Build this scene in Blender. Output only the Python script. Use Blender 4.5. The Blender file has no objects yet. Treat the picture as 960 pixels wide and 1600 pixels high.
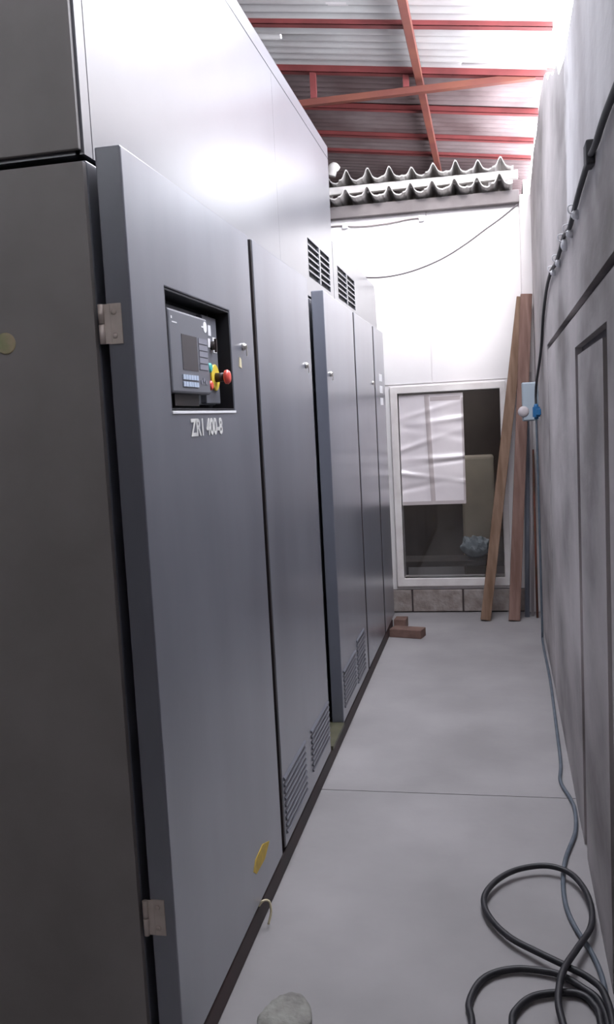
import bpy, bmesh, math, random
import numpy as np
from mathutils import Vector, Matrix
random.seed(4)
C = bpy.context.scene
col = C.collection

# ------------------------------------------------------------------ camera
F_PX, VPX, VPY, ROLL, EYE = 1380.0, 765.5, 640.0, 0.052, 1.5
v = Vector((VPX-480, VPY-800, F_PX)).normalized()
d = Vector((ROLL, 1.0, 0.0)); d.z = -(d.x*v.x+d.y*v.y)/v.z; d.normalize()
r = d.cross(v)
R = Matrix((r, v, -d))
cam_data = bpy.data.cameras.new('camera')
cam = bpy.data.objects.new('camera', cam_data); col.objects.link(cam)
M = Matrix(((R[0][0], -R[0][1], -R[0][2]), (R[1][0], -R[1][1], -R[1][2]), (R[2][0], -R[2][1], -R[2][2]))).to_4x4()
M.translation = Vector((0, 0, EYE))
cam.matrix_world = M
cam_data.sensor_fit = 'VERTICAL'; cam_data.sensor_height = 36.0; cam_data.sensor_width = 24.0
cam_data.lens = F_PX/1600*36.0
cam_data.clip_start = 0.02
C.camera = cam

# ------------------------------------------------------------------ sky, light, exposure
w = bpy.data.worlds.new('sky'); C.world = w; w.use_nodes = True
bg = w.node_tree.nodes['Background']
bg.inputs[0].default_value = (0.90, 0.92, 1.0, 1); bg.inputs[1].default_value = 8.6
portal = bpy.data.lights.new('sky_opening', 'AREA'); portal.shape = 'RECTANGLE'
portal.size = 13.0; portal.size_y = 1.15
portal.cycles.is_portal = True
po = bpy.data.objects.new('sky_opening', portal); col.objects.link(po)
po.location = (0.56, 4.0, 3.12); po.rotation_euler = (0, math.radians(90), 0)   # emits towards -X
po.rotation_euler = Matrix(((0, 0, 1), (1, 0, 0), (0, 1, 0))).to_euler()
# the roof is open over part of the aisle, above and ahead of the viewer (x, y extents of the opening)
OPEN = (-0.75, 0.53, 3.0, 5.08)
pt = bpy.data.lights.new('roof_opening', 'AREA'); pt.shape = 'RECTANGLE'
pt.size = OPEN[1]-OPEN[0]+.1; pt.size_y = OPEN[3]-OPEN[2]+.1; pt.cycles.is_portal = True
pp = bpy.data.objects.new('roof_opening', pt); col.objects.link(pp); pp.location = ((OPEN[0]+OPEN[1])/2, (OPEN[2]+OPEN[3])/2, 4.02)
# hazy sun coming over the viewer's shoulder through the roof opening onto the top of the far wall
sun = bpy.data.lights.new('hazy_sun', 'SUN'); sun.energy = 2.6; sun.angle = math.radians(13); sun.color = (1.0, 0.965, 0.97)
so = bpy.data.objects.new('hazy_sun', sun); col.objects.link(so); so.location = (0, -3, 8)
so.rotation_euler = Vector((-0.07, 0.90, -0.42)).to_track_quat('-Z', 'Y').to_euler()
C.view_settings.view_transform = 'Standard'; C.view_settings.look = 'None'
C.view_settings.gamma = 1; C.view_settings.use_curve_mapping = False
C.view_settings.exposure = 0.85

# ------------------------------------------------------------------ materials
def mat(name, base, rough=0.6, var=None, scale=4.0, metal=0.0, bump=0.0, bscale=40.0, spec=0.5, coat=0.0, detail=6, stretch=(1,1,1), rvar=0.0):
    m = bpy.data.materials.new(name); m.use_nodes = True
    nt = m.node_tree; N = nt.nodes; L = nt.links
    b = N['Principled BSDF']
    b.inputs['Base Color'].default_value = (*base, 1)
    b.inputs['Roughness'].default_value = rough; b.inputs['Metallic'].default_value = metal
    b.inputs['Specular IOR Level'].default_value = spec
    if coat: b.inputs['Coat Weight'].default_value = coat; b.inputs['Coat Roughness'].default_value = 0.26
    tc = N.new('ShaderNodeTexCoord'); mp = N.new('ShaderNodeMapping'); mp.inputs['Scale'].default_value = stretch
    L.new(tc.outputs['Object'], mp.inputs[0])
    if var:
        n = N.new('ShaderNodeTexNoise'); n.inputs['Scale'].default_value = scale; n.inputs['Detail'].default_value = detail
        L.new(mp.outputs[0], n.inputs['Vector'])
        cr = N.new('ShaderNodeValToRGB'); cr.color_ramp.elements[0].position = 0.32; cr.color_ramp.elements[1].position = 0.68
        cr.color_ramp.elements[0].color = (*base, 1); cr.color_ramp.elements[1].color = (*var, 1)
        L.new(n.outputs['Fac'], cr.inputs[0]); L.new(cr.outputs[0], b.inputs['Base Color'])
        if rvar:
            mr = N.new('ShaderNodeMapRange'); mr.inputs['To Min'].default_value = rough-rvar; mr.inputs['To Max'].default_value = rough+rvar
            L.new(n.outputs['Fac'], mr.inputs[0]); L.new(mr.outputs[0], b.inputs['Roughness'])
    if bump:
        n2 = N.new('ShaderNodeTexNoise'); n2.inputs['Scale'].default_value = bscale; n2.inputs['Detail'].default_value = 5
        L.new(mp.outputs[0], n2.inputs['Vector'])
        bp = N.new('ShaderNodeBump'); bp.inputs['Strength'].default_value = bump; bp.inputs['Distance'].default_value = 0.01
        L.new(n2.outputs['Fac'], bp.inputs['Height']); L.new(bp.outputs[0], b.inputs['Normal'])
    return m

PAINT = mat('grey_blue_paint', (0.130, 0.137, 0.165), 0.38, (0.170, 0.178, 0.210), 2.6, spec=0.8, coat=0.6, bump=0.03, bscale=6, stretch=(1, 1, .35), rvar=0.04)
PAINT_D = mat('door_paint', (0.122, 0.130, 0.162), 0.32, (0.190, 0.200, 0.238), 3.4, spec=0.8, coat=0.8, bump=0.03, bscale=5, stretch=(1, 1, .3), rvar=0.05)
PAINT_L = mat('housing_paint', (0.090, 0.093, 0.106), 0.28, (0.112, 0.115, 0.130), 1.6, spec=0.8, coat=0.4, bump=0.02, bscale=4)
PAINT_E = mat('end_panel_paint', (0.225, 0.210, 0.205), 0.5, (0.270, 0.253, 0.248), 5, bump=0.03, bscale=5)
PAINT_O = mat('olive_base_paint', (0.06, 0.06, 0.035), 0.5, (0.10, 0.095, 0.06), 9)
BLACK = mat('black_steel', (0.012, 0.011, 0.012), 0.45, (0.035, 0.022, 0.020), 6)
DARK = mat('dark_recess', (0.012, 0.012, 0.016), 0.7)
SKID = mat('base_channel', (0.010, 0.009, 0.010), 0.6, (0.040, 0.014, 0.014), 3.0)
CHROME = mat('bright_metal', (0.75, 0.72, 0.68), 0.3, metal=0.85)
HINGE = mat('zinc_hinge', (0.62, 0.55, 0.50), 0.45, (0.50, 0.44, 0.39), 20, metal=0.35)
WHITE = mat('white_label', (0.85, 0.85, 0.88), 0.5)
LETTER = mat('white_stencil_paint', (0.80, 0.79, 0.76), 0.7, (0.55, 0.55, 0.55), 30)
PANEL = mat('control_panel_grey', (0.17, 0.175, 0.20), 0.4)
PANEL_L = mat('control_backplate', (0.24, 0.25, 0.28), 0.4)
SCREEN = mat('unlit_display', (0.075, 0.07, 0.075), 0.25)
KEY = mat('light_keys', (0.50, 0.58, 0.72), 0.5)
KEY2 = mat('grey_keys', (0.26, 0.26, 0.31), 0.5)
YELLOW = mat('yellow_plastic', (0.80, 0.62, 0.06), 0.45)
YTAPE = mat('yellow_tape', (0.62, 0.42, 0.04), 0.6, (0.45, 0.31, 0.05), 40)
RED = mat('red_plastic', (0.85, 0.12, 0.09), 0.35)
TEAL = mat('teal_plastic', (0.05, 0.50, 0.48), 0.35)
PEACH = mat('worn_sticker', (0.50, 0.38, 0.26), 0.6, (0.20, 0.30, 0.13), 14)
FARWALL = mat('white_wall_paint', (0.80, 0.775, 0.77), 0.6, (0.72, 0.68, 0.68), 1.7, bump=0.06, bscale=9)
FRAME = mat('window_paint', (0.76, 0.72, 0.70), 0.5, (0.62, 0.57, 0.55), 7, bump=0.08, bscale=25)
PLINTH = mat('block_plinth', (0.21, 0.17, 0.155), 0.9, (0.34, 0.30, 0.28), 14, bump=0.6, bscale=40)
JOINT = mat('mortar_joint', (0.06, 0.045, 0.045), 0.95)
FLOOR = mat('smooth_concrete', (0.240, 0.228, 0.232), 0.6, (0.315, 0.300, 0.304), 2.2, bump=0.05, bscale=30, rvar=0.08)
TIMBER = mat('weathered_timber', (0.15, 0.085, 0.05), 0.8, (0.26, 0.165, 0.115), 5, bump=0.35, bscale=16, stretch=(6, 6, .5))
TIMBER2 = mat('pink_brown_timber', (0.16, 0.085, 0.065), 0.8, (0.27, 0.165, 0.135), 5, bump=0.35, bscale=16, stretch=(6, 6, .5))
BLOCKW = mat('dark_timber', (0.10, 0.055, 0.045), 0.85, (0.17, 0.10, 0.08), 12, bump=0.3, bscale=30)
PVC = mat('blue_grey_pvc', (0.19, 0.21, 0.26), 0.4, (0.25, 0.27, 0.32), 6)
PALEP = mat('pale_conduit', (0.50, 0.45, 0.46), 0.5)
REDP = mat('rusty_rod', (0.22, 0.06, 0.04), 0.7, (0.10, 0.05, 0.03), 15)
ELEC = mat('pale_blue_box', (0.36, 0.42, 0.47), 0.5)
BLUE = mat('blue_connector', (0.02, 0.13, 0.30), 0.4)
CABLE = mat('black_rubber', (0.012, 0.013, 0.016), 0.5, (0.024, 0.022, 0.028), 30)
GCABLE = mat('blue_grey_cable', (0.075, 0.095, 0.12), 0.5, (0.12, 0.14, 0.17), 20)
PALEW = mat('pale_wire', (0.22, 0.19, 0.19), 0.6)
WIREM = mat('grey_wire', (0.07, 0.06, 0.065), 0.6)
DCABLE = mat('dark_wall_cable', (0.05, 0.05, 0.055), 0.6)
RUST = mat('red_oxide_steel', (0.26, 0.052, 0.052), 0.6, (0.17, 0.036, 0.036), 5)
RUST_O = mat('orange_primer_steel', (0.20, 0.062, 0.038), 0.6, (0.14, 0.034, 0.030), 3)
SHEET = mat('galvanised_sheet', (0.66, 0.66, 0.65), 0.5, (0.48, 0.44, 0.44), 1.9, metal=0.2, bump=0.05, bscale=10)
SHEET_DIM = mat('dimmed_far_sheet', (0.13, 0.085, 0.085), 0.6, (0.22, 0.17, 0.17), 2.4, metal=0.1, bump=0.05, bscale=10)  # roof sheet beyond the truss, with the far end's dimness put into its colour
FIBRO = mat('fibre_cement', (0.55, 0.53, 0.51), 0.8, (0.38, 0.36, 0.35), 9)
BEAMC = mat('grey_wall_beam', (0.12, 0.105, 0.105), 0.85, (0.18, 0.16, 0.16), 6)
BROWNW = mat('brown_interior', (0.16, 0.13, 0.11), 0.9, (0.09, 0.075, 0.07), 2.2)
CARTON = mat('cardboard', (0.62, 0.54, 0.42), 0.85, (0.52, 0.45, 0.36), 5)
BAG = mat('crumpled_film', (0.50, 0.60, 0.66), 0.25, coat=0.6)
PAPER = mat('filmed_paper', (0.80, 0.74, 0.75), 0.32, (0.70, 0.64, 0.66), 4, coat=0.7)
TAPE = mat('brown_packing_tape', (0.46, 0.40, 0.40), 0.4)
STONE = mat('rough_mortar', (0.30, 0.30, 0.27), 0.95, (0.20, 0.19, 0.18), 18, bump=0.7, bscale=50)
CREAM = mat('cream_plastic', (0.70, 0.62, 0.42), 0.5)
OUTW = mat('dim_render', (0.20, 0.185, 0.18), 0.9, (0.28, 0.26, 0.25), 2)

# plain concrete boundary wall: grey with dirt runs; a paler band above the cable on its near stretch
def wall_mat():
    m = bpy.data.materials.new('stained_concrete'); m.use_nodes = True
    nt = m.node_tree; N = nt.nodes; L = nt.links; b = N['Principled BSDF']
    b.inputs['Roughness'].default_value = 0.85
    tc = N.new('ShaderNodeTexCoord')
    def noise(scale, st, det=6):
        mp = N.new('ShaderNodeMapping'); mp.inputs['Scale'].default_value = st; L.new(tc.outputs['Object'], mp.inputs[0])
        n = N.new('ShaderNodeTexNoise'); n.inputs['Scale'].default_value = scale; n.inputs['Detail'].default_value = det
        L.new(mp.outputs[0], n.inputs['Vector']); return n
    def ramp(src, stops):
        cr = N.new('ShaderNodeValToRGB'); e = cr.color_ramp.elements
        e[0].position, e[0].color = stops[0][0], (*stops[0][1], 1); e[1].position, e[1].color = stops[-1][0], (*stops[-1][1], 1)
        for p, c in stops[1:-1]:
            k = e.new(p); k.color = (*c, 1)
        L.new(src, cr.inputs[0]); return cr
    runs = noise(2.6, (1, .40, .75), 9)
    base = ramp(runs.outputs['Fac'], [(0.33, (0.20, 0.18, 0.178)), (0.47, (0.38, 0.35, 0.35)), (0.68, (0.56, 0.52, 0.52))])
    sep = N.new('ShaderNodeSeparateXYZ'); L.new(tc.outputs['Object'], sep.inputs[0])
    wob = noise(4.0, (1, 1, 1))
    def ma(op, a, bb):
        n = N.new('ShaderNodeMath'); n.operation = op
        for i, s in enumerate((a, bb)):
            if hasattr(s, 'links') or hasattr(s, 'node'): L.new(s, n.inputs[i])
            else: n.inputs[i].default_value = s
        return n.outputs[0]
    def mr(src, a, c, lo, hi):
        n = N.new('ShaderNodeMapRange'); n.interpolation_type = 'SMOOTHSTEP'
        n.inputs['From Min'].default_value = a; n.inputs['From Max'].default_value = c
        n.inputs['To Min'].default_value = lo; n.inputs['To Max'].default_value = hi; L.new(src, n.inputs[0]); return n.outputs[0]
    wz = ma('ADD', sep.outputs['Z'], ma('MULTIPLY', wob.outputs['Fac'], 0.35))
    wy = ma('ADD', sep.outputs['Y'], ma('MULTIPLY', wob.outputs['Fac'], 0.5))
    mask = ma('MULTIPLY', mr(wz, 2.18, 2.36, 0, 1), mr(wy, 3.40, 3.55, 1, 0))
    pale_ramp = ramp(noise(2.6, (1, .8, .5)).outputs['Fac'], [(0.35, (0.50, 0.47, 0.48)), (0.6, (0.80, 0.78, 0.79))])
    mx = N.new('ShaderNodeMixRGB'); L.new(mask, mx.inputs[0]); L.new(base.outputs[0], mx.inputs[1]); L.new(pale_ramp.outputs[0], mx.inputs[2])
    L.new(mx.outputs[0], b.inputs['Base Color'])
    bp = N.new('ShaderNodeBump'); bp.inputs['Strength'].default_value = 0.2; bp.inputs['Distance'].default_value = 0.01
    L.new(noise(24, (1, .4, 1)).outputs['Fac'], bp.inputs['Height']); L.new(bp.outputs[0], b.inputs['Normal'])
    return m
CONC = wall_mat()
GROOVE = mat('dirt_filled_joint', (0.09, 0.08, 0.085), 0.95, (0.15, 0.135, 0.14), 8)

def rib_shade(m, pitch, amount, col_):
    # shade between the roof ribs, painted into the sheet colour as stripes
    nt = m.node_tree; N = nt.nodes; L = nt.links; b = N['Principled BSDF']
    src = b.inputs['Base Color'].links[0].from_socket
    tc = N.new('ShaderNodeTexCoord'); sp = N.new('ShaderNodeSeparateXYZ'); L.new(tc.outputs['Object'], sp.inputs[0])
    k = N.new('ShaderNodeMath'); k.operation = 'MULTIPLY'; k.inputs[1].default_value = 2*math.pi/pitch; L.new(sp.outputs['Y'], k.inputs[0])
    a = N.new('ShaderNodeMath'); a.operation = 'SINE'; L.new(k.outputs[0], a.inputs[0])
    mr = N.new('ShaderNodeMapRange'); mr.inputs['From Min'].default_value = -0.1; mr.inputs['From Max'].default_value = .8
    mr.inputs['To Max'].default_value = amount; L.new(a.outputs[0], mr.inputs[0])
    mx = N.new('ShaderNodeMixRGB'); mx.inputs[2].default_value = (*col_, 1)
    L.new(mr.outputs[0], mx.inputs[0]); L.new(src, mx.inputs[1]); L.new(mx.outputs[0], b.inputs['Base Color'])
rib_shade(SHEET, 0.105, .92, (0.12, 0.085, 0.085)); rib_shade(SHEET_DIM, 0.105, .8, (0.045, 0.025, 0.028))
def glass_mat():
    m = bpy.data.materials.new('window_glass'); m.use_nodes = True
    nt = m.node_tree; N = nt.nodes; L = nt.links
    N.remove(N['Principled BSDF'])
    t = N.new('ShaderNodeBsdfTransparent'); t.inputs[0].default_value = (0.93, 0.94, 0.94, 1)
    g = N.new('ShaderNodeBsdfGlossy'); g.inputs['Roughness'].default_value = 0.03
    f = N.new('ShaderNodeFresnel'); f.inputs[0].default_value = 1.5
    k = N.new('ShaderNodeMath'); k.operation = 'MULTIPLY'; k.inputs[1].default_value = 1.2; L.new(f.outputs[0], k.inputs[0])
    mx = N.new('ShaderNodeMixShader'); L.new(k.outputs[0], mx.inputs[0]); L.new(t.outputs[0], mx.inputs[1]); L.new(g.outputs[0], mx.inputs[2])
    L.new(mx.outputs[0], N['Material Output'].inputs[0]); return m
GLASS = glass_mat()

# ------------------------------------------------------------------ mesh helpers
def box(bm, x0, x1, y0, y1, z0, z1, mi=0):
    vs = [bm.verts.new((x, y, z)) for z in (z0, z1) for x, y in ((x0, y0), (x1, y0), (x1, y1), (x0, y1))]
    for f in ((3, 2, 1, 0), (4, 5, 6, 7), (0, 1, 5, 4), (1, 2, 6, 5), (2, 3, 7, 6), (3, 0, 4, 7)):
        bm.faces.new([vs[i] for i in f]).material_index = mi
def prism(bm, pts, axis, a, b, mi=0):
    """polygon pts (u,v) extruded a..b along axis; axis x -> (y,z), axis y -> (x,z), axis z -> (x,y)"""
    def P(u, v_, t): return {'x': (t, u, v_), 'y': (u, t, v_), 'z': (u, v_, t)}[axis]
    A = [bm.verts.new(P(u, q, a)) for u, q in pts]; B = [bm.verts.new(P(u, q, b)) for u, q in pts]
    bm.faces.new(A).material_index = mi; bm.faces.new(B[::-1]).material_index = mi
    n = len(pts)
    for i in range(n): bm.faces.new((A[i], B[i], B[(i+1) % n], A[(i+1) % n])).material_index = mi
def smooth_path(pts, n=8):
    P = [Vector(p) for p in pts]; P = [2*P[0]-P[1]] + P + [2*P[-1]-P[-2]]; out = []
    for i in range(1, len(P)-2):
        for k in range(n):
            t = k/n; a, b, c, e = P[i-1], P[i], P[i+1], P[i+2]
            out.append(0.5*((2*b)+(c-a)*t+(2*a-5*b+4*c-e)*t*t+(3*b-a-3*c+e)*t**3))
    out.append(P[-2]); return out
def tube(bm, pts, rad, seg=10, smooth=True, sm=8):
    P = smooth_path(pts, sm) if smooth else [Vector(p) for p in pts]
    rings = []; up = Vector((0.13, 0.2, 1)).normalized(); prev = None
    for i, p in enumerate(P):
        t = (P[min(i+1, len(P)-1)]-P[max(i-1, 0)]).normalized()
        if prev is None:
            nrm = t.cross(up) if abs(t.dot(up)) < .95 else t.cross(Vector((1, 0, 0)))
        else: nrm = prev - t*prev.dot(t)
        nrm.normalize(); prev = nrm; bn = t.cross(nrm)
        rings.append([bm.verts.new(p+rad*(math.cos(a)*nrm+math.sin(a)*bn)) for a in [2*math.pi*k/seg for k in range(seg)]])
    for A, B in zip(rings, rings[1:]):
        for k in range(seg):
            f = bm.faces.new((A[k], A[(k+1) % seg], B[(k+1) % seg], B[k])); f.smooth = True
    bm.faces.new(rings[0][::-1]); bm.faces.new(rings[-1])
def lathe(bm, axis_o, axis_d, prof, seg=24):
    """prof: (distance along axis, radius)"""
    o = Vector(axis_o); dd = Vector(axis_d).normalized()
    n = dd.cross(Vector((0, 0, 1)) if abs(dd.z) < .9 else Vector((1, 0, 0))).normalized(); b = dd.cross(n)
    rings = [[bm.verts.new(o+dd*h+max(r_, 1e-4)*(math.cos(2*math.pi*k/seg)*n+math.sin(2*math.pi*k/seg)*b)) for k in range(seg)] for h, r_ in prof]
    for A, B in zip(rings, rings[1:]):
        for k in range(seg):
            f = bm.faces.new((A[k], A[(k+1) % seg], B[(k+1) % seg], B[k])); f.smooth = True
    bm.faces.new(rings[0][::-1]); bm.faces.new(rings[-1])
def relief(bm, us, vs, depth, pos, mats=None, thick=0.05):
    """stepped front sheet. depth(uc,vc)->d (None = hole). pos(u,v,d)->xyz. d measured inwards."""
    nu, nv = len(us)-1, len(vs)-1
    D = [[depth((us[i]+us[i+1])/2, (vs[j]+vs[j+1])/2) for j in range(nv)] for i in range(nu)]
    cache = {}
    def V(u, q, dd):
        k = (round(u, 5), round(q, 5), round(dd, 5))
        if k not in cache: cache[k] = bm.verts.new(pos(u, q, dd))
        return cache[k]
    def quad(vs_, mi):
        if len(set(vs_)) == 4:
            try: bm.faces.new(vs_).material_index = mi
            except ValueError: pass
    for i in range(nu):
        for j in range(nv):
            dd = D[i][j]
            if dd is not None:
                quad((V(us[i], vs[j], dd), V(us[i+1], vs[j], dd), V(us[i+1], vs[j+1], dd), V(us[i], vs[j+1], dd)), mats(dd) if mats else 0)
            e = thick if dd is None else dd
            for (a, b_, u0, v0, u1, v1) in ((i+1, j, us[i+1], vs[j], us[i+1], vs[j+1]), (i, j+1, us[i], vs[j+1], us[i+1], vs[j+1])):
                if a < nu and b_ < nv:
                    o = D[a][b_]; o = thick if o is None else o
                    if abs(o-e) > 1e-6: quad((V(u0, v0, e), V(u1, v1, e), V(u1, v1, o), V(u0, v0, o)), 0)
    # outer rim
    for i in range(nu):
        for j, vv in ((0, vs[0]), (nv-1, vs[-1])):
            e = D[i][j]
            if e is not None: quad((V(us[i], vv, e), V(us[i+1], vv, e), V(us[i+1], vv, thick), V(us[i], vv, thick)), 0)
    for j in range(nv):
        for i, uu in ((0, us[0]), (nu-1, us[-1])):
            e = D[i][j]
            if e is not None: quad((V(uu, vs[j], e), V(uu, vs[j+1], e), V(uu, vs[j+1], thick), V(uu, vs[j], thick)), 0)
def plate(bm, us, vs, holes, pos, thick):
    """closed slab with rectangular through holes"""
    hole = lambda u, q: any(a < u < b and c < q < e for a, b, c, e in holes)
    relief(bm, us, vs, lambda u, q: None if hole(u, q) else 0.0, pos, thick=thick)
    relief(bm, us, vs, lambda u, q: None if hole(u, q) else thick, pos, thick=thick)
def link(name, bm, mats, parent=None, bevel=0, seg=2, smooth_angle=None):
    bmesh.ops.remove_doubles(bm, verts=bm.verts, dist=1e-6)
    bmesh.ops.recalc_face_normals(bm, faces=bm.faces)
    me = bpy.data.meshes.new(name); bm.to_mesh(me); bm.free()
    for m in (mats if isinstance(mats, (list, tuple)) else [mats]): me.materials.append(m)
    o = bpy.data.objects.new(name, me); col.objects.link(o)
    if parent: o.parent = parent
    if bevel:
        b = o.modifiers.new('bevel', 'BEVEL'); b.width = bevel; b.segments = seg; b.limit_method = 'ANGLE'; b.angle_limit = math.radians(50)
    return o
def tag(o, label=None, cat=None, group=None, kind=None):
    if label: o['label'] = label
    if cat: o['category'] = cat
    if group: o['group'] = group
    if kind: o['kind'] = kind
    return o
def empty(name, loc=(0, 0, 0)):
    o = bpy.data.objects.new(name, None); o.empty_display_size = 0.1; o.location = loc; col.objects.link(o); return o
def adopt(root, kids):
    """parent meshes built in world space to a thing whose Empty stands at its base"""
    for k in kids:
        k.parent = root; k.matrix_parent_inverse = Matrix.Translation(-Vector(root.location))
def NB(): return bmesh.new()
def struct(name, bm, m, bevel=0): return tag(link(name, bm, m, bevel=bevel), kind='structure')
WALL_A = 0.0130
def wx(y): return 0.237 + WALL_A*y          # inner face of the right-hand wall
FY = 6.62                                   # face of the far wall

# ------------------------------------------------------------------ floor
bm = NB()
ys = [-2.6, 0.3, 0.304, 3.38, 3.385, 6.9, 10.6]
relief(bm, [-4.2, 0.9], ys, lambda u, q: 0.004 if (3.38 < q < 3.385 or .3 < q < .304) else 0.0, lambda u, q, e: (u, q, -e), thick=0.12)
struct('floor', bm, FLOOR)

# ------------------------------------------------------------------ right-hand wall
def wall_right():
    bm = NB()
    U = sorted([-2.6, 2.125, 2.215, 2.915, 3.015, 4.70, 4.76, 6.75, 10.6, 1.45, 1.49, 3.9, 1.25])
    Vv = sorted([0.0, 0.95, 1.655, 1.685, 1.785, 1.815, 2.62])
    def dep(u, q):
        g = 0.022
        if 2.125 < u < 2.215 and q < 1.685: return g
        if 2.915 < u < 3.015 and q < 1.685: return g if q > 0.95 else 0.012
        if 2.125 < u < 3.015 and 1.655 < q < 1.685: return g
        if 1.25 < u < 4.76 and 1.785 < q < 1.815: return g
        if 4.70 < u < 4.76 and q < 1.815: return 0.006
        if 1.45 < u < 1.49 and q < 1.815: return g
        return 0.0
    relief(bm, U, Vv, dep, lambda u, q, e: (e, u, q), mats=lambda e: 1 if e > .02 else 0, thick=0.16)
    # uneven top: lower on the near stretch, higher beyond; unseen ends raised to block light
    top = [(-2.6, 2.62), (10.6, 2.62), (10.6, 3.50), (8.3, 3.50), (8.2, 2.66), (6.85, 2.66), (6.75, 2.90), (6.6, 3.02), (5.9, 3.09), (5.45, 3.06), (4.9, 3.075), (4.50, 3.05), (4.30, 2.99), (4.22, 2.93), (4.05, 2.90), (3.85, 2.82), (3.62, 2.78), (3.5, 2.70), (3.25, 2.66), (2.6, 2.68), (2.0, 2.67), (1.9, 3.30), (-2.6, 3.30)]
    prism(bm, top, 'x', 0.0, 0.16)
    box(bm, 0.03, 0.16, -2.6, 10.6, 0, 2.62)
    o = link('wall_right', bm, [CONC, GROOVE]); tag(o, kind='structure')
    o.location = (0.237, 0, 0); o.rotation_euler = (0, 0, -math.atan(WALL_A))
    return o
wall_right()

# unseen block added outside to cut the sky reflected in the housing
bm = NB(); box(bm, 1.7, 5.5, 9.2, 10.9, 0, 6.8); box(bm, 1.6, 5.6, 9.1, 11.0, 6.8, 6.95)
struct('wall_sky_blocker', bm, OUTW)

# ------------------------------------------------------------------ far wall with window opening
bm = NB()
WX0, WX1, WZ0, WZ1 = -0.668, 0.075, 0.262, 1.650
us = [-4.2, WX0, -0.411, -0.404, WX1, wx(FY)+.02]
vs_ = [0, WZ0, WZ1, 1.712, 1.719, 2.44, 2.96]
def dep(u, q):
    if WX0 < u < WX1 and WZ0 < q < WZ1: return None
    if -0.411 < u < -0.404 and q > 1.719: return 0.014
    if 1.712 < q < 1.719: return 0.010
    return 0.0
relief(bm, us, vs_, dep, lambda u, q, e: (u, FY+e, q), thick=0.13)
relief(bm, us, vs_, lambda u, q: None if (WX0 < u < WX1 and WZ0 < q < WZ1) else 0.13, lambda u, q, e: (u, FY+e, q), thick=0.13)
struct('wall_far', bm, FARWALL)
bm = NB(); box(bm, 0.245, wx(FY)+.01, FY-0.045, FY+.02, 0.0, 2.99)
struct('trim_1', bm, FARWALL, 0.012)                    # pale pier in the corner
bm = NB()
prism(bm, [(-4.2, 2.965), (0.245, 2.935), (0.245, 3.02), (-4.2, 3.045)], 'y', FY-0.06, FY+0.16)
struct('trim_2', bm, BEAMC, 0.004)                      # grey beam along the top of the far wall
# course of blocks under the window
xb = -0.86; kids = []
bm = NB(); box(bm, -1.6, 0.245, FY-.008, FY+.01, 0.0, 0.176, 1)
for wd in (0.245, 0.38, 0.40, 0.38, 0.39):
    if xb+wd > 0.245: wd = 0.245-xb
    if wd > .02: box(bm, xb+.006, xb+wd-.006, FY-0.024, FY+.01, 0.008, 0.172, 0)
    xb += wd
o = struct('baseboard_far', bm, [PLINTH, JOINT], 0.006)

# window frame + pane
bm = NB()
plate(bm, [WX0-.055, WX0+.0, WX1-.0, WX1+.042], [WZ0-.062, WZ0, WZ1, WZ1+.052], [(WX0, WX1, WZ0, WZ1)], lambda u, q, e: (u, FY-0.024+e, q), 0.07)
win = link('window_1', bm, FRAME, bevel=0.005); tag(win, kind='structure')
bm = NB(); box(bm, WX0, WX1, FY+0.030, FY+0.035, WZ0, WZ1)
link('window_pane', bm, GLASS, win)

# store room behind the window
bm = NB(); box(bm, -4.2, 0.36, 10.5, 10.65, 0, 4.4); struct('wall_back', bm, OUTW)
bm = NB(); box(bm, -1.35, 0.32, 8.6, 8.66, 0, 2.75); box(bm, -1.41, -1.35, 6.76, 8.66, 0, 2.75); struct('wall_store', bm, BROWNW)
bm = NB(); box(bm, -4.3, -4.15, -2.6, 10.6, 0, 4.5); struct('wall_left', bm, OUTW)
bm = NB(); box(bm, -4.2, 0.9, -2.75, -2.6, 0, 3.9); struct('wall_near', bm, OUTW)

# ------------------------------------------------------------------ roof sheet (ridges run across the aisle)
def rz(x): return 3.80 - 0.147*(x+0.45)
def roof():
    bm = NB(); pitch = 0.105; per = 8
    xs = [-4.3, -1.247, -1.238, -.86, -.74, -0.122, -0.114, -0.152, -0.146, 0.43]
    xs = sorted(xs+[OPEN[0]])
    y0, y1 = -2.8, 10.7; n = int((y1-y0)/pitch*per)
    Y = [y0+(y1-y0)*i/n for i in range(n+1)]
    Z = [0.027*math.sin(2*math.pi*y/pitch) for y in Y]
    holes = [(-1.242, 5.83), (-0.118, 6.24), (-0.149, 6.52)]
    G = [[bm.verts.new((x, y, rz(x)+0.045+z)) for y, z in zip(Y, Z)] for x in xs]
    for i in range(len(xs)-1):
        xc = (xs[i]+xs[i+1])/2
        for j in range(n):
            yc = (Y[j]+Y[j+1])/2
            if xc > OPEN[0] and OPEN[2] < yc < OPEN[3]: continue
            if any(abs(xc-hx) < .004 and abs(yc-hy) < .008 for hx, hy in holes): continue
            f = bm.faces.new((G[i][j], G[i+1][j], G[i+1][j+1], G[i][j+1])); f.smooth = True
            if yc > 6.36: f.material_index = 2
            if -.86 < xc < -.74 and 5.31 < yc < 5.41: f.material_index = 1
    o = link('ceiling', bm, [SHEET, FARWALL, SHEET_DIM]); tag(o, kind='structure')
    s = o.modifiers.new('solid', 'SOLIDIFY'); s.thickness = 0.002
roof()

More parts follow.
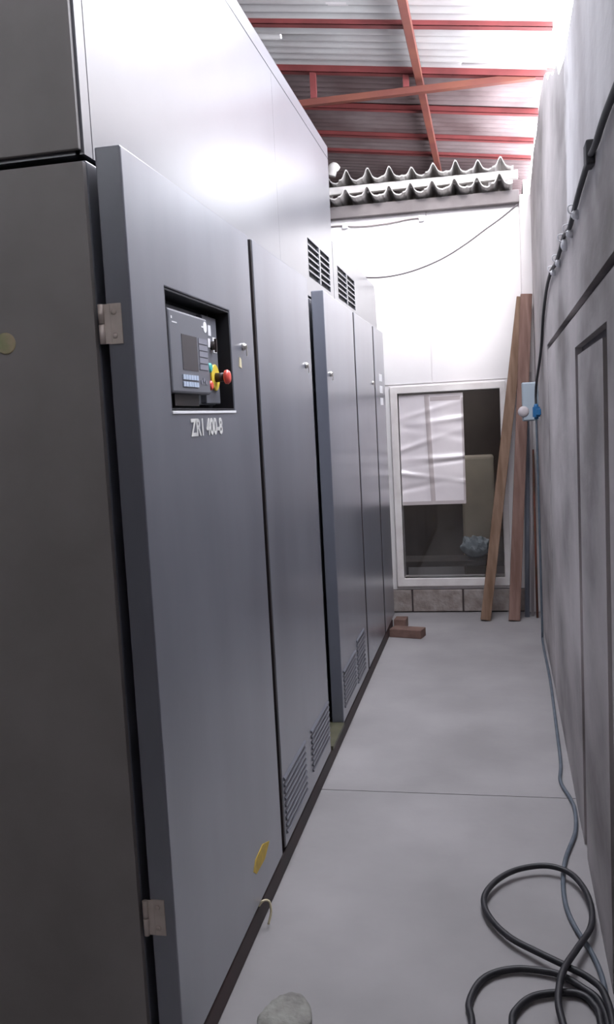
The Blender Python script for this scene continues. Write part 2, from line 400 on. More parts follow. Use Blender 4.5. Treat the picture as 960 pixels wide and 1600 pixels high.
# purlins: angle steel across the aisle, red oxide
def channel(bm, x0, x1, y, wdt, h, t=0.004, drop=0.0):
    # C section following the roof slope
    for (ya, yb, ha, hb) in ((y-wdt/2, y-wdt/2+t, 0, h), (y-wdt/2, y+wdt/2, h-t, h), (y-wdt/2, y+wdt/2, 0, t)):
        pts = [(x0, rz(x0)-drop-h+ha), (x1, rz(x1)-drop-h+ha), (x1, rz(x1)-drop-h+hb), (x0, rz(x0)-drop-h+hb)]
        prism(bm, pts, 'y', ya, yb)
purlins = [(4.80, 'red purlin nearest the viewer, under the roof sheets'),
           (5.56, 'bright red purlin crossing the pale roof sheets nearest the top of the picture'),
           (7.10, 'dark red purlin just behind the roof truss'),
           (7.80, 'red purlin under the dark roof, glowing orange at its right end'),
           (8.30, 'farthest red purlin visible, above the wavy cement sheets')]
for y, lab in purlins:
    if y < 5: continue
    bm = NB(); channel(bm, -4.1, 0.42, y, 0.055, 0.045, drop=-0.035)
    tag(link('roof_purlin', bm, RUST), lab, 'roof beam', 'red purlins under the roof sheets')
# truss over the far wall
tr = empty('roof_truss', (0.3, 6.30, 3.66)); ks = []
bm = NB(); channel(bm, -4.1, 0.49, 6.30, 0.06, 0.055, drop=-0.03); ks.append(link('top_chord', bm, RUST))
bm = NB(); prism(bm, [(-4.1, 3.680), (0.36, 3.650), (0.36, 3.690), (-4.1, 3.725)], 'y', 6.275, 6.325)
ks.append(tag(link('bottom_chord', bm, RUST_O), 'orange lower chord'))
for x in (-3.2, -2.5, -1.80, -1.13, -0.49):
    zt = rz(x)-.02
    bm = NB(); box(bm, x-.02, x+.02, 6.28, 6.32, 3.70-.008*(x+.4), zt); ks.append(link('upright', bm, RUST))
adopt(tr, ks)
tag(tr, 'red steel roof truss with short uprights and an orange sloping lower chord', 'roof truss')
# longitudinal member hung under the purlins
bm = NB(); box(bm, -0.428, -0.378, -2.5, 10.4, rz(-.4)-.062, rz(-.4)-.012)
tag(link('roof_beam', bm, RUST_O, bevel=.003), 'long orange-red steel beam running lengthwise under the roof', 'roof beam')

# ------------------------------------------------------------------ corrugated cement sheets stacked on the far wall
def wavy(name, z, x0, x1, label, yfront, phase=0.0, seed=1, slope=0.0):
    rnd = random.Random(seed); pitch = 0.1535
    prof = [(0, 0.0), (.10, .003), (.18, .018), (.27, .050), (.33, .062), (.40, .056), (.48, .030), (.56, .006), (.66, -.006), (.80, -.012), (.92, -.006)]
    P = []; x = x0+phase; k = 0
    while x < x1:
        a = 1+rnd.uniform(-.15, .15); dy = rnd.uniform(-.025, .025)
        for u, h in prof: P.append((x+u*pitch, h*a, dy))
        x += pitch; k += 1
    bm = NB(); t = 0.009; rows = []
    for yb in (0, .12, .28, .42):
        rows.append([[bm.verts.new((px, yfront+yb+(dy if yb == 0 else 0), z+h+s*t+slope*(px+.4)-0.06*yb)) for px, h, dy in P] for s in (0, 1)])
    for a, b in zip(rows, rows[1:]):
        for s in (0, 1):
            for i in range(len(P)-1):
                bm.faces.new((a[s][i], a[s][i+1], b[s][i+1], b[s][i]))
    for rr in (rows[0], rows[-1]):
        for i in range(len(P)-1): bm.faces.new((rr[0][i], rr[0][i+1], rr[1][i+1], rr[1][i]))
    for i in (0, -1):
        for a, b in zip(rows, rows[1:]): bm.faces.new((a[0][i], b[0][i], b[1][i], a[1][i]))
    tag(link(name, bm, FIBRO), label, 'roofing sheet', 'wavy cement sheets on top of the far wall')
wavy('cement_sheet', 3.052, -2.60, 0.14, 'lower of two grey wavy cement sheets on top of the far wall', FY-.16, .05, 2, -.012)
wavy('cement_sheet', 3.170, -2.60, 0.14, 'upper of two grey wavy cement sheets on top of the far wall', FY-.15, .06, 5, -.012)
bm = NB(); prism(bm, [(-2.6, 3.122), (0.24, 3.088), (0.24, 3.145), (-2.6, 3.168)], 'y', FY-.10, FY-.05)
tag(link('timber_batten', bm, FIBRO, bevel=.003), 'pale straight batten laid between the two wavy cement sheets', 'batten')
bm = NB(); tube(bm, [(-1.07, FY-.12, 3.23), (-1.05, FY-.12, 3.29), (-1.03, FY-.1, 3.27)], .035, 10)
tag(link('cloth_scrap', bm, FIBRO), 'small pale rag lump on the wavy sheets next to the machine top', 'rag')

# ------------------------------------------------------------------ THE MACHINE
XF, XB = -0.710, -0.766          # door fronts / backs
XS = -0.787                      # cabinet side
Y0 = 1.730
mach = empty('air_compressor', (-1.5, 4.1, 0.0)); parts = []
def part(name, bm, m, label=None, bevel=0, parent=None):
    o = link(name, bm, m, bevel=bevel)
    if label: o['label'] = label
    if parent is None: parts.append(o)
    else: o.parent = parent
    return o
# base skid
bm = NB(); box(bm, -2.35, -0.713, 1.76, 6.10, 0.0, 0.066)
part('base_skid', bm, SKID, 'black base channel with red-brown rust', .004)
# body
bm = NB(); box(bm, -2.40, XS, Y0+.004, 6.18, 0.066, 2.046)
body = part('cabinet_body', bm, PAINT, None, .004)
bm = NB(); box(bm, XS-.01, XF+.003, 3.64, 3.94, 0.067, 0.083)
part('sill_plate', bm, PAINT_O, 'olive-painted sill in the gap before the third door')
# end panel of the near face: skin with edge seam
bm = NB(); box(bm, -2.38, -0.788, Y0-.012, Y0+.004, 0.09, 2.040)
endp = part('end_panel', bm, PAINT_E, 'dark end panel facing the viewer', .001)
bm = NB(); lathe(bm, (-0.990, Y0-.0125, 1.690), (0, -1, 0), [(0, .0225), (.0015, .0225), (.002, .021)], 28)
part('round_sticker', bm, PEACH, 'worn peach and green round sticker', parent=endp)
# tall housing on top
bm = NB()
box(bm, -2.40, XS-.010, Y0, 4.705, 2.056, 2.900)
usx = [Y0, 1.768, 1.772, 3.470, 3.4715, 4.04, 4.60, 4.685, 4.705]
vsz = [2.056, 2.145, 2.32, 2.838, 2.843, 2.900]
def dep(u, q):
    if 4.04 < u < 4.60 and 2.145 < q < 2.32: return None
    if 1.768 < u < 1.772: return 0.005
    if 3.470 < u < 3.4715 and q < 2.84: return 0.0015
    if 2.838 < q < 2.843: return 0.002
    return 0.0
relief(bm, usx, vsz, dep, lambda u, q, e: (XS-e, u, q), thick=0.02)
hous = part('upper_housing', bm, [PAINT_L, PAINT_D], 'tall pale housing on top of the doors')
# dark end face skin of the housing (same dark paint as the end panel)
bm = NB(); box(bm, -2.40, XS-.006, Y0-.012, Y0, 2.064, 2.900)
part('housing_end_panel', bm, PAINT_E, 'dark upper end panel facing the viewer', .002)
# lower rear housing with a rounded far corner
bm = NB()
arc = [(6.50-.11+.11*math.sin(a), 2.425-.11+.11*math.cos(a)) for a in [math.pi/2*k/8 for k in range(9)]]
prism(bm, [(4.715, 2.056), (4.715, 2.425)] + arc + [(6.50, 2.056)], 'x', -2.40, XS-.010)
usx = [4.715, 4.85, 5.47, 6.40]; vsz = [2.056, 2.145, 2.32, 2.425]
relief(bm, usx, vsz, lambda u, q: None if (4.85 < u < 5.47 and 2.145 < q < 2.32) else 0.0, lambda u, q, e: (XS-e, u, q), thick=0.02)
prism(bm, [(6.40, 2.056), (6.40, 2.425)] + arc[1:] + [(6.50, 2.056)], 'x', XS-.02, XS)
part('rear_housing', bm, PAINT_L, 'lower pale housing at the far end')
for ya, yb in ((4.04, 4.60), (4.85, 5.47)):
    bm = NB(); box(bm, XS-.0098, XS-.0092, ya+.001, yb-.001, 2.146, 2.319)  # black plate stands in for the shade behind the grille
    rec = part('vent_shade', bm, DARK, 'black plate for the shade inside the top vent')
    bm = NB(); ym = (ya+yb)/2
    for k in range(1, 6):
        zc = 2.145+.175*k/6; box(bm, XS-.009, XS+.001, ya+.001, yb-.001, zc-.0035, zc+.0035)
    box(bm, XS-.009, XS+.002, ym-.016, ym+.016, 2.146, 2.319)
    part('vent_grille', bm, PAINT_L)
# doors
def louvers(bm, y0, y1, z0, z1, n):
    st = (z1-z0)/n
    for k in range(n):
        za = z0+k*st
        prism(bm, [(XF, za), (XF+.007, za+st*.15), (XF+.006, za+st*.35), (XF, za+st*.62)], 'y', y0, y1)
def lock(y, z, par, s=1.0):
    bm = NB(); lathe(bm, (XF, y, z), (1, 0, 0), [(0, .012*s), (.006, .012*s), (.008, .009*s), (.012, .008*s)], 18)
    box(bm, XF+.010, XF+.014, y-.002, y+.002, z-.03*s, z+.003)
    part('lock', bm, CHROME, 'chrome lock', parent=par)
DZ0, DZ1 = 0.078, 2.067
doors = [(Y0, 2.690), (2.738, 3.60), (3.950, 4.815), (4.862, 5.630), (5.685, 6.200)]
dobj = []
for i, (a, b) in enumerate(doors):
    bm = NB()
    if i == 0:
        ry0, ry1, rz0, rz1 = 1.930, 2.440, 1.535, 1.814
        plate(bm, [a, ry0, ry1, b], [DZ0, rz0, rz1, DZ1], [(ry0, ry1, rz0, rz1)], lambda u, q, e: (XF-e, u, q), XF-XB)
    else:
        box(bm, XB, XF, a, b, DZ0, DZ1)
        if i != 2:
            sb = NB(); box(sb, XB, XF-.002, a-.012, a-.0005, DZ0+.004, DZ1-.004)  # thin black strip along the near edge of the door
    o = part('door', bm, PAINT_D, ['door with the control panel, hinges and stencilled lettering', 'second door with two louvre patches at its foot', 'third door', 'fourth door', 'last narrow door with three small white labels'][i], .0035)
    dobj.append(o)
    if i in (1, 3, 4): part('door_edge_strip', sb, BLACK, 'black strip on the door edge', parent=o)
# stiffening spacers hang the doors off the cabinet side
for i, (a, b) in enumerate(doors):
    bm = NB(); box(bm, XS-.002, XB+.001, b-.16, b-.10, .3, 1.9)
    part('door_bracket', bm, BLACK, parent=dobj[i])
lock(2.560, 1.722, dobj[0], .9); lock(3.475, 1.712, dobj[1]); lock(4.03, 1.700, dobj[2]); lock(5.52, 1.704, dobj[3])
bm = NB(); prism(bm, [(2.508, 1.662), (2.532, 1.658), (2.530, 1.684), (2.516, 1.690)], 'x', XF, XF+.002)
part('paper_tag', bm, CREAM, 'small cream tag', parent=dobj[0])
bm = NB(); box(bm, XF-.004, XF+.0025, 1.928, 2.444, 1.5275, 1.5345)  # light caught on the lip, put in as a white strip
part('lip_highlight', bm, WHITE, 'white strip for the highlight along the lower edge of the opening', .001, parent=dobj[0])
# louvres
for args, k in (((2.755, 3.10, 0.118, 0.325, 9), 1), ((3.215, 3.575, 0.142, 0.318, 8), 1), ((3.99, 4.36, 0.135, 0.325, 9), 2), ((4.42, 4.70, 0.12, 0.36, 10), 2)):
    bm = NB(); louvers(bm, *args); part('louvre', bm, PAINT, 'pale pressed louvres', parent=dobj[k])
# labels on the last door
for y, z, s in ((5.965, 1.750, 1), (5.975, 1.672, 1), (5.985, 1.592, 1)):
    bm = NB(); box(bm, XF, XF+.0015, y-.075, y+.075, z-.024, z+.024); part('white_label', bm, WHITE, 'small white label', parent=dobj[4])
# yellow tape at the foot of the first door
bm = NB(); prism(bm, [(2.500, .216), (2.532, .204), (2.468, .178), (2.372, .182), (2.345, .202), (2.372, .226), (2.455, .232)][::-1], 'x', XF, XF+.0015)
part('yellow_tape', bm, YTAPE, 'yellow tape patch', parent=dobj[0])
# hinges: barrel on the cabinet corner, leaf on the door edge
for zc in (1.715, 0.425):
    bm = NB(); box(bm, XB+.004, XB+.034, Y0-.003, Y0+.001, zc-.041, zc+.041)
    for s in (-.024, .024): lathe(bm, (XB+.018, Y0-.003, zc+s), (0, -1, 0), [(0, .006), (.002, .005), (.003, .002)], 14)
    for s in (-1, 1): lathe(bm, (XS+.012, Y0-.006, zc+s*.0205-.0195), (0, 0, 1), [(0, .0062), (.039, .0062)], 14)
    box(bm, XS+.012, XB+.010, Y0-.004, Y0-.001, zc-.040, zc+.040)
    part('hinge', bm, HINGE, 'zinc hinge', parent=dobj[0])
# stencilled lettering
def text(body_, size, sx, ext, mt, name, par, y, z, x, label=None):
    cu = bpy.data.curves.new(name, 'FONT'); cu.body = body_; cu.size = size; cu.extrude = ext; cu.offset = 0.0018
    cu.align_x = 'LEFT'
    t = bpy.data.objects.new(name, cu); col.objects.link(t)
    bpy.context.view_layer.update()
    me = bpy.data.meshes.new_from_object(t.evaluated_get(bpy.context.evaluated_depsgraph_get()))
    bpy.data.objects.remove(t)
    for vt in me.vertices:
        a, b_, c_ = vt.co; vt.co = (x+c_, y+a*sx, z+b_)
    me.materials.clear(); me.materials.append(mt)
    o = bpy.data.objects.new(name, me); col.objects.link(o); o.parent = par
    if label: o['label'] = label
text('ZR1 400-8', 0.058, 1.02, .0006, LETTER, 'lettering', dobj[0], 2.048, 1.474, XF+.0008, 'white stencilled lettering')
# control panel inside the door opening
cp = NB()
plate(cp, [1.932, 1.936, 2.434, 2.438], [1.537, 1.541, 1.808, 1.812], [(1.936, 2.434, 1.541, 1.808)], lambda u, q, e: (XF-.002-e, u, q), 0.06)
box(cp, XS+.002, XS+.012, 1.934, 2.436, 1.539, 1.810)
CP = part('control_panel', cp, DARK, 'control unit set into the first door')
bm = NB(); box(bm, XS+.012, -.755, 1.955, 2.405, 1.552, 1.795); part('backplate', bm, PANEL_L, 'grey mounting plate', .003, parent=CP)
bm = NB(); box(bm, -.755, -.722, 1.975, 2.265, 1.577, 1.775); part('controller_case', bm, PANEL, 'grey controller case', .006, parent=CP)
bm = NB(); box(bm, -.755, -.735, 2.02, 2.20, 1.548, 1.577); part('cable_gland', bm, BLACK, parent=CP)
bm = NB(); box(bm, -.722, -.7212, 2.056, 2.170, 1.634, 1.720); part('display', bm, SCREEN, 'unlit grey display', parent=CP)
bm = NB()
for k in range(5): box(bm, -.722, -.7205, 2.184, 2.252, 1.640+.0165*k, 1.6535+.0165*k)
part('soft_keys', bm, KEY2, 'column of grey keys', parent=CP)
for k in range(2):
    bm = NB()
    for j in range(6): box(bm, -.722, -.7195, 2.048+.0195*j, 2.065+.0195*j, 1.594+.017*k, 1.606+.017*k)
    part('key_row', bm, KEY, 'row of pale blue keys', parent=CP)
bm = NB()
for j in range(3): box(bm, -.722, -.7205, 2.185+.018*j, 2.197+.018*j, 1.603+.006*(j % 2), 1.613+.006*(j % 2))
part('arrow_keys', bm, KEY2, parent=CP)
bm = NB(); lathe(bm, (-.722, 2.245, 1.752), (1, 0, 0), [(0, .0145), (.001, .0145)], 20); part('round_label', bm, WHITE, 'white round label', parent=CP)
bm = NB(); box(bm, -.722, -.7212, 2.215, 2.233, 1.749, 1.753); box(bm, -.722, -.7212, 1.99, 1.998, 1.751, 1.757); box(bm, -.722, -.7212, 1.995, 2.03, 1.742, 1.745)
part('printed_mark', bm, WHITE, 'small white printed marks', parent=CP)
bm = NB(); box(bm, -.755, -.738, 2.275, 2.398, 1.555, 1.790); part('switch_plate', bm, PANEL, 'grey switch plate', .003, parent=CP)
bm = NB()
for y, z, a, b in ((2.330, 1.752, .012, .014), (2.322, 1.718, .010, .012), (2.368, 1.722, .014, .014), (2.372, 1.700, .015, .005)):
    box(bm, -.738, -.7368, y-a, y+a, z-b, z+b)
part('switch_label', bm, WHITE, 'small white switch labels', parent=CP)
bm = NB(); lathe(bm, (-.738, 2.342, 1.712), (1, 0, 0), [(0, .012), (.010, .012), (.012, .010)], 18); box(bm, -.728, -.722, 2.338, 2.346, 1.694, 1.730)
part('rotary_switch', bm, BLACK, 'black rotary switch', parent=CP)
for z, m, nm in ((1.650, TEAL, 'teal push button'), (1.603, RED, 'small red push button')):
    bm = NB(); lathe(bm, (-.738, 2.296, z), (1, 0, 0), [(0, .013), (.009, .013), (.012, .009)], 20); part('push_button', bm, m, nm, parent=CP)
bm = NB(); lathe(bm, (-.738, 2.352, 1.626), (1, 0, 0), [(0, .036), (.004, .036), (.005, .034)], 32); part('stop_backing', bm, YELLOW, 'yellow disc', parent=CP)
bm = NB(); lathe(bm, (-.733, 2.352, 1.626), (1, 0, 0), [(0, .013), (.026, .012)], 24); part('stop_stem', bm, BLACK, parent=CP)
bm = NB(); lathe(bm, (-.708, 2.352, 1.626), (1, 0, 0), [(0, .014), (.002, .019), (.009, .020), (.014, .016), (.016, .008)], 28); part('stop_button', bm, RED, 'red mushroom emergency stop', parent=CP)
adopt(mach, parts)
tag(mach, 'huge grey-blue metal compressor cabinet with five tall doors along the left of the aisle', 'machine')

# small cream tie caught on the skid edge
bm = NB(); tube(bm, [(-.7225, 2.40, .058), (-.705, 2.405, .079), (-.690, 2.42, .071), (-.684, 2.415, .042), (-.690, 2.40, .010)], .0035, 8)
tag(link('plastic_tie', bm, CREAM), 'small cream plastic tie poking out at the foot of the machine', 'cable tie')
# two timber offcuts at the far foot of the machine
def beamlet(name, p, ang, l, wdt, h, m, label):
    bm = NB(); box(bm, 0, l, -wdt/2, wdt/2, 0, h); o = link(name, bm, m, bevel=.004)
    o.location = p; o.rotation_euler = (0, 0, ang); return tag(o, label, 'wood block', 'wood offcuts by the machine foot')
beamlet('wood_block', (-.698, 5.905, 0), math.radians(-14), .225, .105, .058, BLOCKW, 'longer front brown wood block poking out beside the far foot of the machine')
beamlet('wood_block', (-.700, 6.135, 0), math.radians(-4), .085, .11, .068, BLOCKW, 'shorter brown wood block behind the longer one at the machine foot')

# ------------------------------------------------------------------ things at the far end
def stick(name, a, b, wd, th, m, label, cat, grp=None):
    """rectangular timber from base centre a to top centre b"""
    a, b = Vector(a), Vector(b); t = (b-a).normalized(); sx = Vector((1, 0, 0)); sx = (sx-t*sx.dot(t)).normalized(); sy = t.cross(sx)
    bm = NB(); V = []
    for p in (a, b):
        for i, j in ((-1, -1), (1, -1), (1, 1), (-1, 1)): V.append(bm.verts.new(p+sx*wd/2*i+sy*th/2*j))
    for f in ((3, 2, 1, 0), (4, 5, 6, 7), (0, 1, 5, 4), (1, 2, 6, 5), (2, 3, 7, 6), (3, 0, 4, 7)): bm.faces.new([V[i] for i in f])
    return tag(link(name, bm, m, bevel=.004), label, cat, grp)
stick('timber_plank', (-.072, 6.325, .006), (.245, 6.525, 2.275), .072, .045, TIMBER, 'slanting brown timber plank leaning across the right edge of the window', 'plank', 'timbers leaning in the far corner')
stick('timber_plank', (.128, 6.315, .006), (.274, 6.468, 2.285), .080, .050, TIMBER2, 'steeper brown timber plank passing behind the pale electrical box', 'plank', 'timbers leaning in the far corner')
def rod(name, pts, rad, m, label, cat, grp=None):
    bm = NB(); tube(bm, pts, rad, 12, smooth=False); return tag(link(name, bm, m), label, cat, grp)
rod('plastic_pipe', [(.222, 6.44, .002), (.262, 6.53, 1.50)], .017, PVC, 'blue-grey plastic pipe standing in the corner beside the planks', 'pipe')
rod('plastic_pipe', [(.262, 6.46, .002), (.288, 6.54, 1.75)], .010, PALEP, 'thin pale conduit standing against the corner', 'pipe')
rod('steel_rod', [(.292, 6.40, .002), (.296, 6.54, 1.20)], .008, REDP, 'thin rusty red rod standing in the corner by the wall', 'rod')
# electrical box
e = empty('electrical_box', (.27, 6.06, 1.42)); ks = []
bm = NB(); box(bm, .212, wx(6.1)-.001, 6.02, 6.12, 1.412, 1.665); ks.append(link('box_body', bm, ELEC, bevel=.006))
bm = NB(); box(bm, .216, .304, 6.010, 6.02, 1.418, 1.659); ks.append(link('box_cover', bm, ELEC, bevel=.004))
bm = NB(); lathe(bm, (.218, 6.03, 1.475), (0, -1, 0), [(0, .036), (.02, .036), (.028, .030), (.03, .01)], 24); ks.append(tag(link('round_cap', bm, PALEP), 'pale round cap'))
adopt(e, ks); tag(e, 'pale blue-grey electrical box fixed in the far right corner', 'electrical box')
e = empty('cable_connector', (.305, 5.70, 1.44)); ks = []
bm = NB(); box(bm, .262, .305, 5.672, 5.728, 1.440, 1.502); lathe(bm, (.283, 5.70, 1.425), (0, 0, 1), [(0, .012), (.02, .014), (.085, .014), (.095, .010)], 18); ks.append(link('connector_body', bm, BLUE))
bm = NB(); box(bm, .281, wx(5.7)-.001, 5.66, 5.74, 1.450, 1.490); ks.append(link('mounting_bracket', bm, BLUE, bevel=.003))
adopt(e, ks); tag(e, 'blue cable connector on the wall cable near the corner', 'connector')

# wall cable: level run along the right wall, then down into the connector, then along the floor
zw = [(1.2, 2.06), (1.94, 2.095), (2.20, 2.092), (2.345, 2.10), (2.60, 2.092), (2.80, 2.078), (3.0, 2.062), (3.25, 2.082), (3.5, 2.070), (3.75, 2.066), (4.1, 2.085), (4.5, 2.06), (4.9, 1.97), (5.25, 1.82), (5.5, 1.70), (5.66, 1.60), (5.70, 1.53)]
bm = NB(); tube(bm, [(wx(y)-.010 if y < 5.4 else .283, y, z) for y, z in zw[:-3]] + [(.286, 5.60, 1.66), (.283, 5.69, 1.58), (.283, 5.70, 1.515)], .008, 8)
tag(link('wall_cable', bm, DCABLE), 'dark cable slung along the upper right wall down to the blue connector', 'cable')
bm = NB(); box(bm, wx(2.33)-.022, wx(2.33)-.001, 2.305, 2.365, 2.075, 2.135)
jb = tag(link('junction_box', bm, DCABLE, bevel=.005), 'dark square junction box on the cable high on the right wall', 'junction box')
clips = [(2.80, 2.075, 'nearest white clip holding the wall cable, beyond the junction box', 1.0), (3.02, 2.062, 'second white clip holding the wall cable on the right wall', 1.0), (3.28, 2.080, 'largest white clip on the wall cable, midway along the right wall', 1.5), (3.62, 2.066, 'fourth white clip holding the wall cable', 1.1), (3.95, 2.074, 'farthest white clip on the wall cable', .9)]
for y, z, lab, s in clips:
    k = empty('cable_clip', (wx(y), y, z)); bm = NB(); lathe(bm, (wx(y)-.0005, y, z-.016*s), (-1, 0, 0), [(0, .015*s), (.014, .013*s), (.020, .006)], 14)
    a = link('insulator', bm, WHITE); bm = NB()
    tube(bm, [(wx(y)-.002, y-.006, z-.012), (wx(y)-.026, y-.006, z-.010), (wx(y)-.028, y-.006, z+.010), (wx(y)-.002, y-.006, z+.012)], .0025, 6, sm=4)
    adopt(k, [a, link('wire_hook', bm, WHITE)]); tag(k, lab, 'cable clip', 'white clips along the wall cable')
# grey cable from connector to the floor and along the wall foot
fl = [(.283, 5.70, 1.43), (.284, 5.70, 1.20), (.288, 5.72, .6), (.290, 5.74, .10), (.288, 5.66, .010), (.282, 4.9, .008), (.264, 4.20, .008), (.250, 3.726, .008), (.234, 3.527, .008), (.256, 3.378, .008), (.266, 3.268, .009), (.252, 3.088, .010), (.205, 2.90, .009), (.184, 2.754, .009), (.181, 2.605, .009), (.198, 2.49, .009), (.224, 2.40, .009), (.240, 2.315, .009), (.246, 2.235, .009), (.243, 2.135, .009), (.235, 1.95, .009), (.22, 1.5, .009)]
bm = NB(); tube(bm, fl, .0072, 10)
tag(link('floor_cable', bm, GCABLE), 'blue-grey cable running along the floor at the foot of the right wall', 'cable')
# black hose coil
pts = [(-.05, 1.60, .012), (-.09, 1.85, .012), (-.086, 2.039, .012), (-.095, 2.112, .012), (-.073, 2.195, .012), (-.032, 2.246, .012), (.031, 2.271, .013), (.103, 2.267, .014), (.142, 2.251, .016), (.189, 2.205, .018), (.225, 2.155, .018), (.235, 2.05, .02), (.20, 1.90, .02), (.15, 1.93, .03),
       (.124, 2.067, .042), (.128, 2.150, .046), (.147, 2.232, .048), (.189, 2.338, .040), (.236, 2.455, .032), (.250, 2.560, .030), (.240, 2.670, .030), (.203, 2.762, .030), (.136, 2.797, .030), (.049, 2.770, .028), (-.014, 2.708, .026), (-.055, 2.622, .024), (-.058, 2.545, .022), (-.030, 2.464, .022), (.018, 2.392, .022), (.090, 2.327, .026), (.155, 2.272, .030), (.208, 2.218, .036), (.238, 2.150, .040), (.236, 2.00, .04), (.15, 1.85, .03), (.03, 1.90, .02),
       (.010, 2.052, .013), (.026, 2.113, .013), (.067, 2.162, .013), (.128, 2.184, .013), (.180, 2.186, .013), (.210, 2.150, .013), (.220, 2.07, .013), (.20, 1.7, .012)]
bm = NB(); tube(bm, pts, .0092, 12)
tag(link('black_hose', bm, CABLE), 'thick black rubber cable lying in loops on the floor at bottom right', 'cable')
# lump of mortar at the bottom edge
def lump():
    bm = NB(); bmesh.ops.create_icosphere(bm, subdivisions=4, radius=1)
    rnd = random.Random(3); ph = [rnd.uniform(0, 6) for _ in range(6)]
    for q in bm.verts:
        n = q.co.copy(); w_ = 1+.05*math.sin(3*n.x+ph[0])+.05*math.sin(4*n.y+ph[1])+.03*math.sin(7*n.z+ph[2]+3*n.x)+.015*math.sin(17*n.x+11*n.y)
        z = max(-.45, min(.62, n.z)); q.co = Vector((n.x*.072*w_, n.y*.085*w_, (z+.45)*.038*w_))
    for f in bm.faces: f.smooth = True
    o = link('mortar_lump', bm, STONE); o.location = (-.540, 1.985, 0.0); return o
tag(lump(), 'rough grey-brown lump of mortar on the floor at the bottom edge', 'stone')

# wires on the far wall
bm = NB(); tube(bm, [(-.95, FY-.10, 2.52), (-.828, FY-.10, 2.496), (-.69, FY-.10, 2.492), (-.545, FY-.10, 2.510), (-.40, FY-.10, 2.548), (-.265, FY-.10, 2.600), (-.12, FY-.10, 2.678), (.012, FY-.10, 2.762), (.12, FY-.09, 2.83), (.235, FY-.075, 2.915)], .0062, 8)
tag(link('hanging_wire', bm, WIREM), 'grey wire hanging in a curve across the white far wall', 'wire')
bm = NB(); tube(bm, [(-1.35, FY-.01, 2.905), (-1.05, FY-.012, 2.900), (-.93, FY-.014, 2.884), (-.80, FY-.014, 2.880), (-.66, FY-.014, 2.886), (-.53, FY-.012, 2.900), (-.43, FY-.012, 2.900)], .0045, 8)
tag(link('clipped_wire', bm, PALEW), 'thin pale wire clipped just below the top of the far wall', 'wire')
for x, lab in ((-1.00, 'left white wire clip under the wall top, nearer the machine'), (-.44, 'right white wire clip at the end of the thin pale wire')):
    bm = NB(); box(bm, x-.02, x+.02, FY-.028, FY+.0, 2.875, 2.915); tag(link('wire_clip', bm, WHITE, bevel=.005), lab, 'wire clip', 'clips on the pale wire')

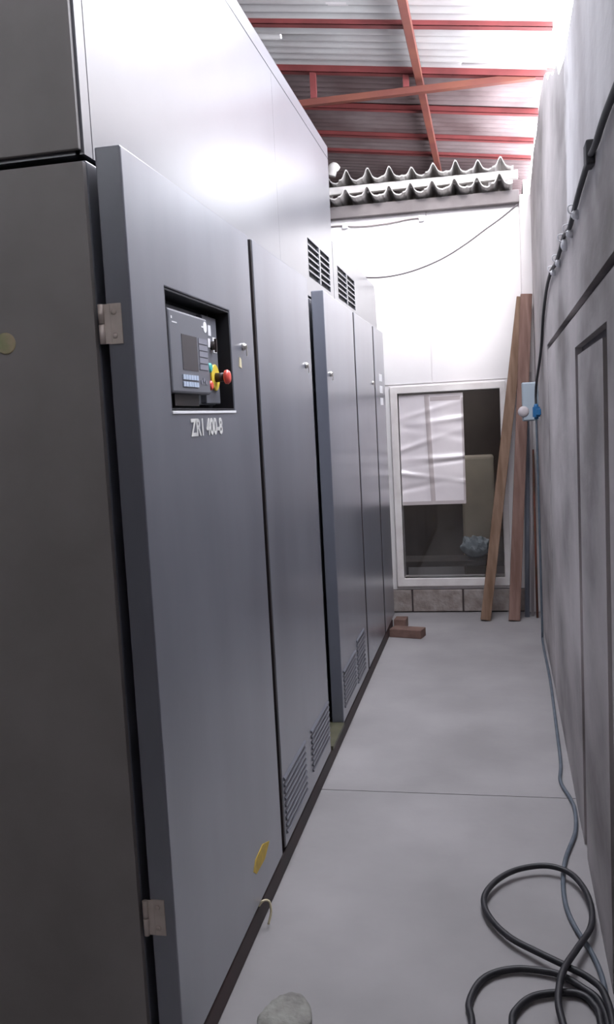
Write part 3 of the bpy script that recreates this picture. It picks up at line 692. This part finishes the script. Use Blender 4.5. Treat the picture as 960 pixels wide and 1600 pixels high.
# wrapped paper taped inside the window
def paper():
    px0, px1, pz0, pz1 = -.662, -.190, .816, 1.636
    nu, nv = 60, 110; bm = NB(); yb = FY+.014
    folds = [(1.43, .10, .016, .020), (1.36, -.22, -.012, .028), (1.30, .30, .014, .022), (1.16, .02, .018, .022), (1.12, .12, -.012, .016), (1.02, -.16, .016, .018), (.97, .18, -.010, .022), (1.52, .25, .008, .02)]
    def off(x, z):
        s = 0
        for zc, sl, am, wd in folds:
            dz = z-(zc+sl*(x+.43)); s += am*math.exp(-(dz/wd)**2)*(.6+.4*math.sin(9*x+zc*20))
        for xc in (-.445,): s += .006*math.exp(-((x-xc)/.02)**2)
        s += .004*math.sin(13*x+5*z)+.003*math.sin(21*z+4*x)
        return -s*.8
    G = [[[bm.verts.new((px0+(px1-px0)*i/nu, yb+off(px0+(px1-px0)*i/nu, pz0+(pz1-pz0)*j/nv)+k*.0015, pz0+(pz1-pz0)*j/nv)) for j in range(nv+1)] for i in range(nu+1)] for k in (0, 1)]
    for k in (0, 1):
        for i in range(nu):
            for j in range(nv):
                f = bm.faces.new((G[k][i][j], G[k][i+1][j], G[k][i+1][j+1], G[k][i][j+1])); f.smooth = True
    o = link('paper_sheet', bm, PAPER)
    for (a, b, c, dd) in ((-.460, -.425, .82, 1.63), (-.66, -.19, .816, .842), (-.43, -.21, 1.585, 1.615), (-.205, -.19, .83, 1.60)):
        bm = NB(); n1, n2 = 8 if b-a < .1 else 40, 8 if dd-c < .1 else 90
        def lean(z): return -.03*(z-1.2) if b-a < .04 and c < 1 and a < -.4 else 0
        H = [[bm.verts.new((a+(b-a)*i/n1+lean(c+(dd-c)*j/n2), yb+off(a+(b-a)*i/n1+lean(c+(dd-c)*j/n2), c+(dd-c)*j/n2)-.0015, c+(dd-c)*j/n2)) for j in range(n2+1)] for i in range(n1+1)]
        for i in range(n1):
            for j in range(n2): bm.faces.new((H[i][j], H[i+1][j], H[i+1][j+1], H[i][j+1])).smooth = True
        t = link('tape_strip', bm, TAPE, o); t['label'] = 'brown packing tape'
    tag(o, 'crumpled white paper taped over the upper left part of the window', 'paper')
paper()
# things seen through the glass
bm = NB(); box(bm, -.24, .02, 7.25, 7.55, 0.0, 1.13)
tag(link('cardboard_box', bm, CARTON, bevel=.02), 'tall tan cardboard box standing in the dim room behind the window', 'box')
def bag():
    bm = NB(); bmesh.ops.create_icosphere(bm, subdivisions=4, radius=1); rnd = random.Random(9)
    dirs = [(Vector((rnd.gauss(0, 1), rnd.gauss(0, 1), rnd.gauss(0, 1))).normalized(), rnd.uniform(3, 9), rnd.uniform(0, 6)) for _ in range(14)]
    for q in bm.verts:
        n = q.co.copy(); s = 1+sum(.05*abs(math.sin(k*n.dot(dv)+ph)) for dv, k, ph in dirs)-.3
        q.co = Vector((n.x*.10*s, n.y*.09*s, (n.z+.9)*.075*s))
    o = link('plastic_bag', bm, BAG); o.location = (-.14, 7.05, 0.35); return o
bm = NB(); box(bm, -.75, .22, 6.90, 7.20, 0.30, 0.34)
for x in (-.72, .16):
    for y in (6.92, 7.15): box(bm, x, x+.03, y, y+.03, 0, .30)
tag(link('low_bench', bm, BROWNW, bevel=.004), 'low dark bench in the room behind the window', 'bench')
tag(bag(), 'crumpled pale plastic bag lying low behind the window glass', 'bag')
